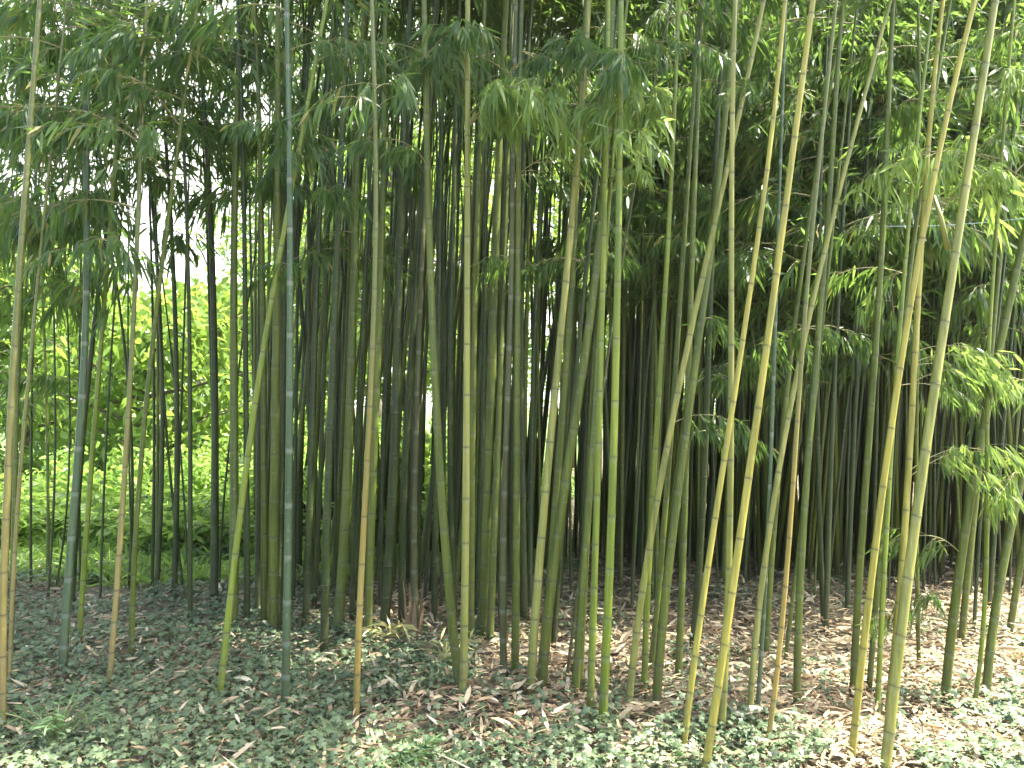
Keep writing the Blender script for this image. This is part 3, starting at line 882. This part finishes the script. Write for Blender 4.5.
sheath(233, 690, 0.16, 0.02, -0.6, 'whitish dry sheath on the ivy, upper of two lying end to end', 0.97)
sheath(240, 700, 0.17, 0.022, -0.9, 'whitish dry sheath on the ivy, lower of two lying end to end', 0.99)
sheath(92, 628, 0.17, 0.03, -0.2, 'pinkish brown curled sheath in the ivy near the blue green bamboo', 0.42)
sheath(735, 728, 0.15, 0.035, 0.1, 'broad cream sheath lying past the crossing yellow bamboos', 1.0)

# torn dry sheath standing round the brownish stem
p = on_ground(414, 634)
mb = MB()
for k in range(9):
    a = k * 0.7
    tt = np.linspace(0, 1, 6)
    r = 0.040 + 0.025 * tt ** 2 + 0.012 * (k % 3)
    hh = random.uniform(0.12, 0.36)
    ctr = np.stack([r * math.cos(a), r * math.sin(a), hh * tt], 1)
    sd = np.array([-math.sin(a), math.cos(a), 0])
    wv = 0.018 * (1 - tt ** 2) + 0.002
    v = np.concatenate([ctr - sd * wv[:, None], ctr + sd * wv[:, None]])
    i = np.arange(5)
    mb.add(v, [np.stack([i, i + 1, i + 7, i + 6], 1)], 0, rnd=random.uniform(0.12, 0.4))
o = link('dry_sheath_clump', mb.mesh('dry_sheath_clump', LITTER, True), loc=(p[0], p[1] - 0.02, 0))
tag(o, 'ragged brown sheaths standing round the foot of a dark stem', 'dry sheath')

# --- small plants: dry sprigs, soft weeds in front
def sprig(px, py, hgt_, n, label, mat, spread, leaf, name, cat, seed):
    g = np.random.default_rng(seed)
    p = on_ground(px, py)
    root = empty(name, (p[0], p[1], 0))
    tag(root, label, cat)
    st, fo = MB(), MB()
    P, D = [], []
    for k in range(n):
        a = g.uniform(0, 6.283)
        tt = np.linspace(0, 1, 7)
        out = spread * g.uniform(0.3, 1.0)
        line = np.stack([math.cos(a) * out * tt ** 1.5, math.sin(a) * out * tt ** 1.5, hgt_ * g.uniform(0.6, 1.0) * (tt - 0.25 * tt ** 3)], 1)
        st.tube(line, np.linspace(0.003, 0.001, 7), 4)
        for q in range(2, 7):
            for s in (-1, 1, 0):
                P.append(line[q])
                dd = line[q] - line[q - 1]
                sd = np.array([-math.sin(a), math.cos(a), 0]) * s
                D.append(unit(unit(dd) * 0.7 + sd + g.normal(size=3) * 0.2))
    P, D = np.array(P), np.array(D)
    fo.leaves(P, D, g.uniform(0.6, 1.1, len(P)) * leaf, leaf * 0.055, g, 0.3)
    link('stem', st.mesh('stem', TWIG), root)
    link('foliage', fo.mesh('foliage', mat), root)


sprig(397, 648, 0.24, 4, 'yellowed upright sprig among brown litter beside the torn sheaths', DRYGRASS, 0.16, 0.12, 'dry_sprig', 'plant', 1)
sprig(440, 672, 0.2, 4, 'yellowed drooping sprig at the foot of the sweeping olive bamboo', DRYGRASS, 0.22, 0.13, 'dry_sprig', 'plant', 2)
sprig(415, 766, 0.13, 14, 'small bright green weed growing in front of the ivy', FERN, 0.18, 0.08, 'weed', 'plant', 3)
sprig(55, 752, 0.30, 22, 'soft feathery green plant growing in ivy near the straw yellow bamboo', FERN, 0.22, 0.07, 'feathery_plant', 'plant', 5)

# --- wire strung across the stems, dead hanging branch stub
a, b = at(1085, 208, 4.1), at(880, 226, 4.3)
tt = np.linspace(0, 1, 25)
mb = MB()
mb.tube(a + (b - a) * tt[:, None] + np.array([0, 0, -0.03]) * (4 * tt * (1 - tt))[:, None], 0.0012, 6)
tag(link('wire', mb.mesh('wire', WIREM, True)), 'thin pale blue wire strung through the upper stems', 'wire')
bb = min(BAMBOO, key=lambda q: abs(q['base'][0] - on_ground(851, 761)[0]) + abs(q['base'][1] - on_ground(851, 761)[1]))
mb = MB()
a, b = at(934, 196, bb['base'][1] - 0.02), at(948, 250, bb['base'][1] - 0.05)
pts = np.array([a, a * 0.6 + b * 0.4 + np.array([0.005, 0, 0]), b]) - bb['base']
mb.tube(pts, [0.007, 0.010, 0.012], 8)
link('broken_stub', mb.mesh('broken_stub', CULM['pale'], True), bb['root'])

# ------------------------------------------------------------------ shrubs and trees beyond
def shrub_variant(seed, leaf, rad, h, n):
    g = np.random.default_rng(seed)
    fo, st = MB(), MB()
    P, D = [], []
    ns = 16
    for k in range(ns):
        a = g.uniform(0, 6.283)
        rr = rad * math.sqrt(g.random())
        top = np.array([math.cos(a) * rr, math.sin(a) * rr, h * g.uniform(0.55, 1.0) * (1 - 0.35 * (rr / rad) ** 2)])
        tt = np.linspace(0, 1, 7)
        line = top * tt[:, None] * np.stack([tt ** 0.6, tt ** 0.6, np.ones(7)], 1)
        st.tube(line, np.linspace(0.012, 0.003, 7), 4)
        for q in range(n // ns):
            s = g.uniform(0.25, 1.0)
            c = np.array([np.interp(s, tt, line[:, i]) for i in range(3)]) + g.normal(size=3) * 0.10 * rad
            c[2] = max(c[2], 0.02)
            P.append(c)
            D.append(unit(np.array([c[0], c[1], 0]) * 0.8 / rad + g.normal(size=3) * 0.6 + np.array([0, 0, 0.1])))
    P, D = np.array(P), np.array(D)
    fo.leaves(P, D, g.uniform(0.6, 1.2, len(P)) * leaf, leaf * 0.2, g, 0.35, prof=(0.35, 1.0, 0.7, 0.7))
    return st.mesh('stem', BARK), fo.mesh('foliage', SHRUB_LEAF)


SV = [shrub_variant(500 + i, lf, r, h, n) for i, (lf, r, h, n) in enumerate(
    [(0.13, 0.75, 1.3, 1100), (0.20, 0.8, 1.1, 600), (0.10, 0.7, 1.0, 1500), (0.16, 0.9, 1.7, 1200)])]
spots = []
for i in range(38):
    for _ in range(50):
        y = random.uniform(7.9, 9.2) if i < 13 else random.uniform(8.4, 13.5)
        px = random.uniform(-60, 400 if i < 13 else 540)
        x = (px - 512) / F * y
        if all(math.hypot(x - a, y - b) > 0.75 for a, b in spots):
            break
    spots.append((x, y))
for i, (x, y) in enumerate(spots):
    k = i % 4
    st, fo = SV[k]
    root = empty('shrub', (x, y, 0))
    sc = random.uniform(0.8, 1.15)
    root.scale = (sc, sc, sc * (random.uniform(0.45, 0.7) if i < 13 else random.uniform(0.8, 1.1)))
    root.rotation_euler = (0, 0, random.uniform(0, 6.28))
    tag(root, ['sunlit leafy shrub in the bright thicket behind the grove', 'sunlit shrub with long broad leaves behind the grove',
               'low small leaved sunlit shrub behind the grove', 'taller bushy sunlit shrub behind the grove'][k], 'shrub', 'sunlit shrubs behind the grove')
    link('stem', st, root)
    link('foliage', fo, root)


def tree(px, d, h, rad, label, seed, n=5000, low=0.22):
    g = np.random.default_rng(seed)
    p = np.array([(px - 512) / F * d, d, 0])
    root = empty('tree', p)
    tag(root, label, 'tree', 'trees beyond the grove')
    tr, cr = MB(), MB()
    tt = np.linspace(0, 1, 8)
    tr.tube(np.stack([0.2 * np.sin(tt * 3 + seed), 0.2 * np.cos(tt * 2 + seed), h * 0.8 * tt], 1), np.linspace(0.16, 0.04, 8) * h / 8, 8)
    P, D = [], []
    for k in range(34):
        s = g.uniform(low, 0.95)
        a = g.uniform(0, 6.283)
        ln = rad * (1 - 0.55 * abs(s - 0.45) / 0.55) * g.uniform(0.55, 1.1)
        b0 = np.array([0, 0, h * s * 0.8])
        e = b0 + np.array([math.cos(a) * ln, math.sin(a) * ln, ln * g.uniform(0.1, 0.6)])
        line = b0 + (e - b0) * np.linspace(0, 1, 5)[:, None]
        tr.tube(line, np.linspace(0.035, 0.008, 5), 5)
        m = n // 34
        f = g.uniform(0.3, 1.05, m)[:, None]
        c = b0 + (e - b0) * f + g.normal(size=(m, 3)) * 0.28 * np.array([1, 1, 0.7])
        P.append(c)
        D.append(unit(g.normal(size=(m, 3)) + np.array([0, 0, -0.4])))
    P, D = np.concatenate(P), np.concatenate(D)
    cr.leaves(P, D, g.uniform(0.12, 0.24, len(P)), g.uniform(0.03, 0.05, len(P)), g, 0.2, prof=(0.35, 1.0, 0.7, 0.75))
    link('trunk', tr.mesh('trunk', BARK, True), root)
    link('crown', cr.mesh('crown', TREE_LEAF), root)


tree(150, 12.5, 3.6, 1.8, 'low pale green tree in the bright gap behind the four dark stems', 13, 4200, 0.05)
tree(215, 15.0, 4.4, 2.2, 'low bright tree behind the stout dark bamboo', 14, 4200, 0.05)
tree(90, 15.5, 4.2, 2.2, 'low bright tree behind the thick blue green bamboo', 15, 4200, 0.05)
tree(395, 15.0, 8.5, 2.6, 'bright green tree seen through the gap past the golden bamboo', 1)
tree(300, 21.0, 10.0, 3.0, 'tall bright tree showing high behind the blue grey bamboo', 11, 5500)
tree(440, 23.0, 12.0, 3.4, 'tallest bright tree behind the middle gap', 12, 6500)
tree(480, 17.0, 9.5, 3.0, 'taller bright tree behind the pale straight bamboo', 2)
tree(330, 16.5, 6.5, 2.4, 'rounded green tree glimpsed behind the blue grey bamboo', 3)
tree(575, 18.0, 9.0, 3.0, 'green tree glimpsed through the middle clump', 4)
tree(30, 13.5, 5.2, 2.2, 'low green tree behind the straw yellow bamboo', 5)
tree(-70, 12.0, 6.5, 2.4, 'dense green tree beyond the open edge of the grove', 6)
tree(250, 19.0, 5.0, 2.4, 'small pale green tree far behind the curved yellow green bamboo', 7)
tree(700, 28.0, 10.0, 4.5, 'tree far behind the crossing yellow bamboos', 8, 6000, 0.02)
tree(880, 29.0, 10.0, 4.5, 'tree far behind the thick pale leaning bamboo', 9, 6000, 0.02)
tree(1030, 28.0, 10.0, 4.5, 'tree far beyond the shaded end of the grove', 10, 6000, 0.02)

for k, (px, d, h) in enumerate([(-60, 30, 6.0), (60, 34, 5.0), (150, 38, 4.4), (260, 33, 5.5), (380, 30, 8.0), (500, 31, 9.0), (590, 30, 9.5)]):
    tree(px, d, h, 3.6, ['pale sunlit tree at the far side of the lawn', 'pale sunlit tree at the far side of the lawn'][0], 30 + k, 3500, 0.03)

# far rear of the stand: too many thin stems to count
mb = MB()
for k in range(1080):
    if k < 460:
        y, px = random.uniform(7.0, 9.0), random.uniform(620, 1240)
    elif k < 580:
        y, px = random.uniform(6.5, 7.6), random.uniform(640, 1180)
    elif k < 720:
        y, px = random.uniform(7.4, 9.5), random.uniform(250, 640)
    elif k < 940:
        y, px = random.uniform(9.0, 14.5), random.uniform(610, 1120)
    else:
        y, px = random.uniform(14.5, 24), random.uniform(560, 1120)
    x = (px - 512) / F * y
    h = random.uniform(5.5, 8)
    l1, l2 = random.gauss(0.04, 0.05), random.gauss(0, 0.03)
    tt = np.linspace(0, 1, 6)
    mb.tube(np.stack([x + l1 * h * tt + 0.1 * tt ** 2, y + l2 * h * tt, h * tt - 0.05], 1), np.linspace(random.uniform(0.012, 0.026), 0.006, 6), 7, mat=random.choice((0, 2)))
    n = 75 if y < 14.5 else 120
    s = R.beta(1.3, 1.2, n)
    z0 = 4.2 if px < 640 else 2.2 if y < 14.5 else 0.4
    z = z0 + (h - z0) * s
    a = R.uniform(0, 6.283, n)
    rr = 0.75 * np.sqrt(R.random(n)) * (1 - 0.5 * s)
    P = np.stack([x + l1 * z + np.cos(a) * rr, y + np.sin(a) * rr, z], 1)
    D = unit(np.stack([np.cos(a), np.sin(a), -0.9 * np.ones(n)], 1) + R.normal(size=(n, 3)) * 0.4)
    mb.leaves(P, D, R.uniform(0.12, 0.2, n), R.uniform(0.010, 0.015, n), R, 0.3, mat=1)
tag(link('bamboo_thicket', mb.mesh('bamboo_thicket', [CULM['dark'], LEAF, CULM['olive']], True)), 'dense far bamboo thicket closing the rear of the grove', 'bamboo thicket', kind='stuff')

# wooden rail glimpsed through the gap
p = at(420, 497, 11.0)
root = empty('wooden_rail', (p[0], p[1], 0))
tag(root, 'low brown wooden rail glimpsed in the bright gap between stems', 'rail')


def box(cx, cy, cz, sx, sy, sz):
    v = np.array([(x, y, z) for x in (-.5, .5) for y in (-.5, .5) for z in (-.5, .5)]) * (sx, sy, sz) + (cx, cy, cz)
    m = MB()
    m.add(v, [np.array([[0, 1, 3, 2], [4, 6, 7, 5], [0, 4, 5, 1], [2, 3, 7, 6], [0, 2, 6, 4], [1, 5, 7, 3]])])
    me = m.mesh('timber', WOOD)
    return me


link('rail', box(0, 0, p[2], 0.9, 0.06, 0.08), root)
link('post', box(-0.36, 0.065, p[2] / 2 + 0.02, 0.07, 0.07, p[2] + 0.04), root)
link('post', box(0.36, 0.065, p[2] / 2 + 0.02, 0.07, 0.07, p[2] + 0.04), root)

# ------------------------------------------------------------------ thin volume added to lift the dark parts, like lens veil
hm, hnt, hout = nodes('veil_volume')
pv = hnt.nodes.new('ShaderNodeVolumePrincipled')
pv.inputs['Color'].default_value = (0.92, 0.97, 0.92, 1)
pv.inputs['Density'].default_value = 0.0006
pv.inputs['Anisotropy'].default_value = 0.3
hnt.links.new(pv.outputs[0], hout.inputs['Volume'])
mb = MB()
hv = np.array([(x, y, z) for x in (-132.0, 132.0) for y in (-62.0, 162.0) for z in (-1.2, 15.0)])
mb.add(hv, [np.array([[0, 1, 3, 2], [4, 6, 7, 5], [0, 4, 5, 1], [2, 3, 7, 6], [0, 2, 6, 4], [1, 5, 7, 3]])])
tag(link('veil', mb.mesh('veil', hm)), 'added thin haze hanging in the air of the grove', 'veil', kind='stuff')

# ------------------------------------------------------------------ light
SUN_EL = math.radians(63)
SUN_AZ = math.radians(86)          # from +Y (view direction) towards +X
sd = np.array([math.sin(SUN_AZ) * math.cos(SUN_EL), math.cos(SUN_AZ) * math.cos(SUN_EL), math.sin(SUN_EL)])
sl = bpy.data.lights.new('sun', 'SUN')
sl.energy = 5.0
sl.angle = math.radians(0.5)
sl.color = (1.0, 0.95, 0.86)
so = bpy.data.objects.new('sun', sl)
so.rotation_euler = Vector(sd).to_track_quat('Z', 'Y').to_euler()
so.location = (0, 0, 20)
COL.objects.link(so)
wd = bpy.data.worlds.new('World')
S.world = wd
wd.use_nodes = True
nt = wd.node_tree
bg = nt.nodes['Background']
sky = nt.nodes.new('ShaderNodeTexSky')
sky.sky_type = 'NISHITA'
sky.sun_disc = False
sky.sun_elevation = SUN_EL
sky.sun_rotation = SUN_AZ
sky.air_density = 1.0
sky.dust_density = 4.0
# white cloud added behind the grove so sky gaps blow out, open sky elsewhere
tcw = nt.nodes.new('ShaderNodeTexCoord')
sx = nt.nodes.new('ShaderNodeSeparateXYZ')
nt.links.new(tcw.outputs['Generated'], sx.inputs[0])
cn = nt.nodes.new('ShaderNodeTexNoise')
cn.inputs['Scale'].default_value = 3.0
cn.inputs['Detail'].default_value = 7.0
nt.links.new(tcw.outputs['Generated'], cn.inputs['Vector'])
m1 = nt.nodes.new('ShaderNodeMath'); m1.operation = 'MULTIPLY_ADD'
m1.inputs[1].default_value = 0.75
nt.links.new(sx.outputs[1], m1.inputs[0]); nt.links.new(cn.outputs['Fac'], m1.inputs[2])
cr = ramp(nt, [(0.55, (0, 0, 0)), (0.85, (1, 1, 1))])
nt.links.new(m1.outputs[0], cr.inputs[0])
skyc = mixc(nt, cr.outputs[0], sky.outputs[0], (3.4, 3.4, 3.3))
nt.links.new(skyc, bg.inputs[0])
bg.inputs[1].default_value = 0.15

S.view_settings.view_transform = 'Standard'
S.view_settings.look = 'None'
S.view_settings.exposure = 2.6
S.view_settings.gamma = 1.0
S.cycles.max_bounces = 6
S.cycles.diffuse_bounces = 4
S.cycles.transmission_bounces = 3
S.cycles.glossy_bounces = 2
S.cycles.sample_clamp_indirect = 6.0
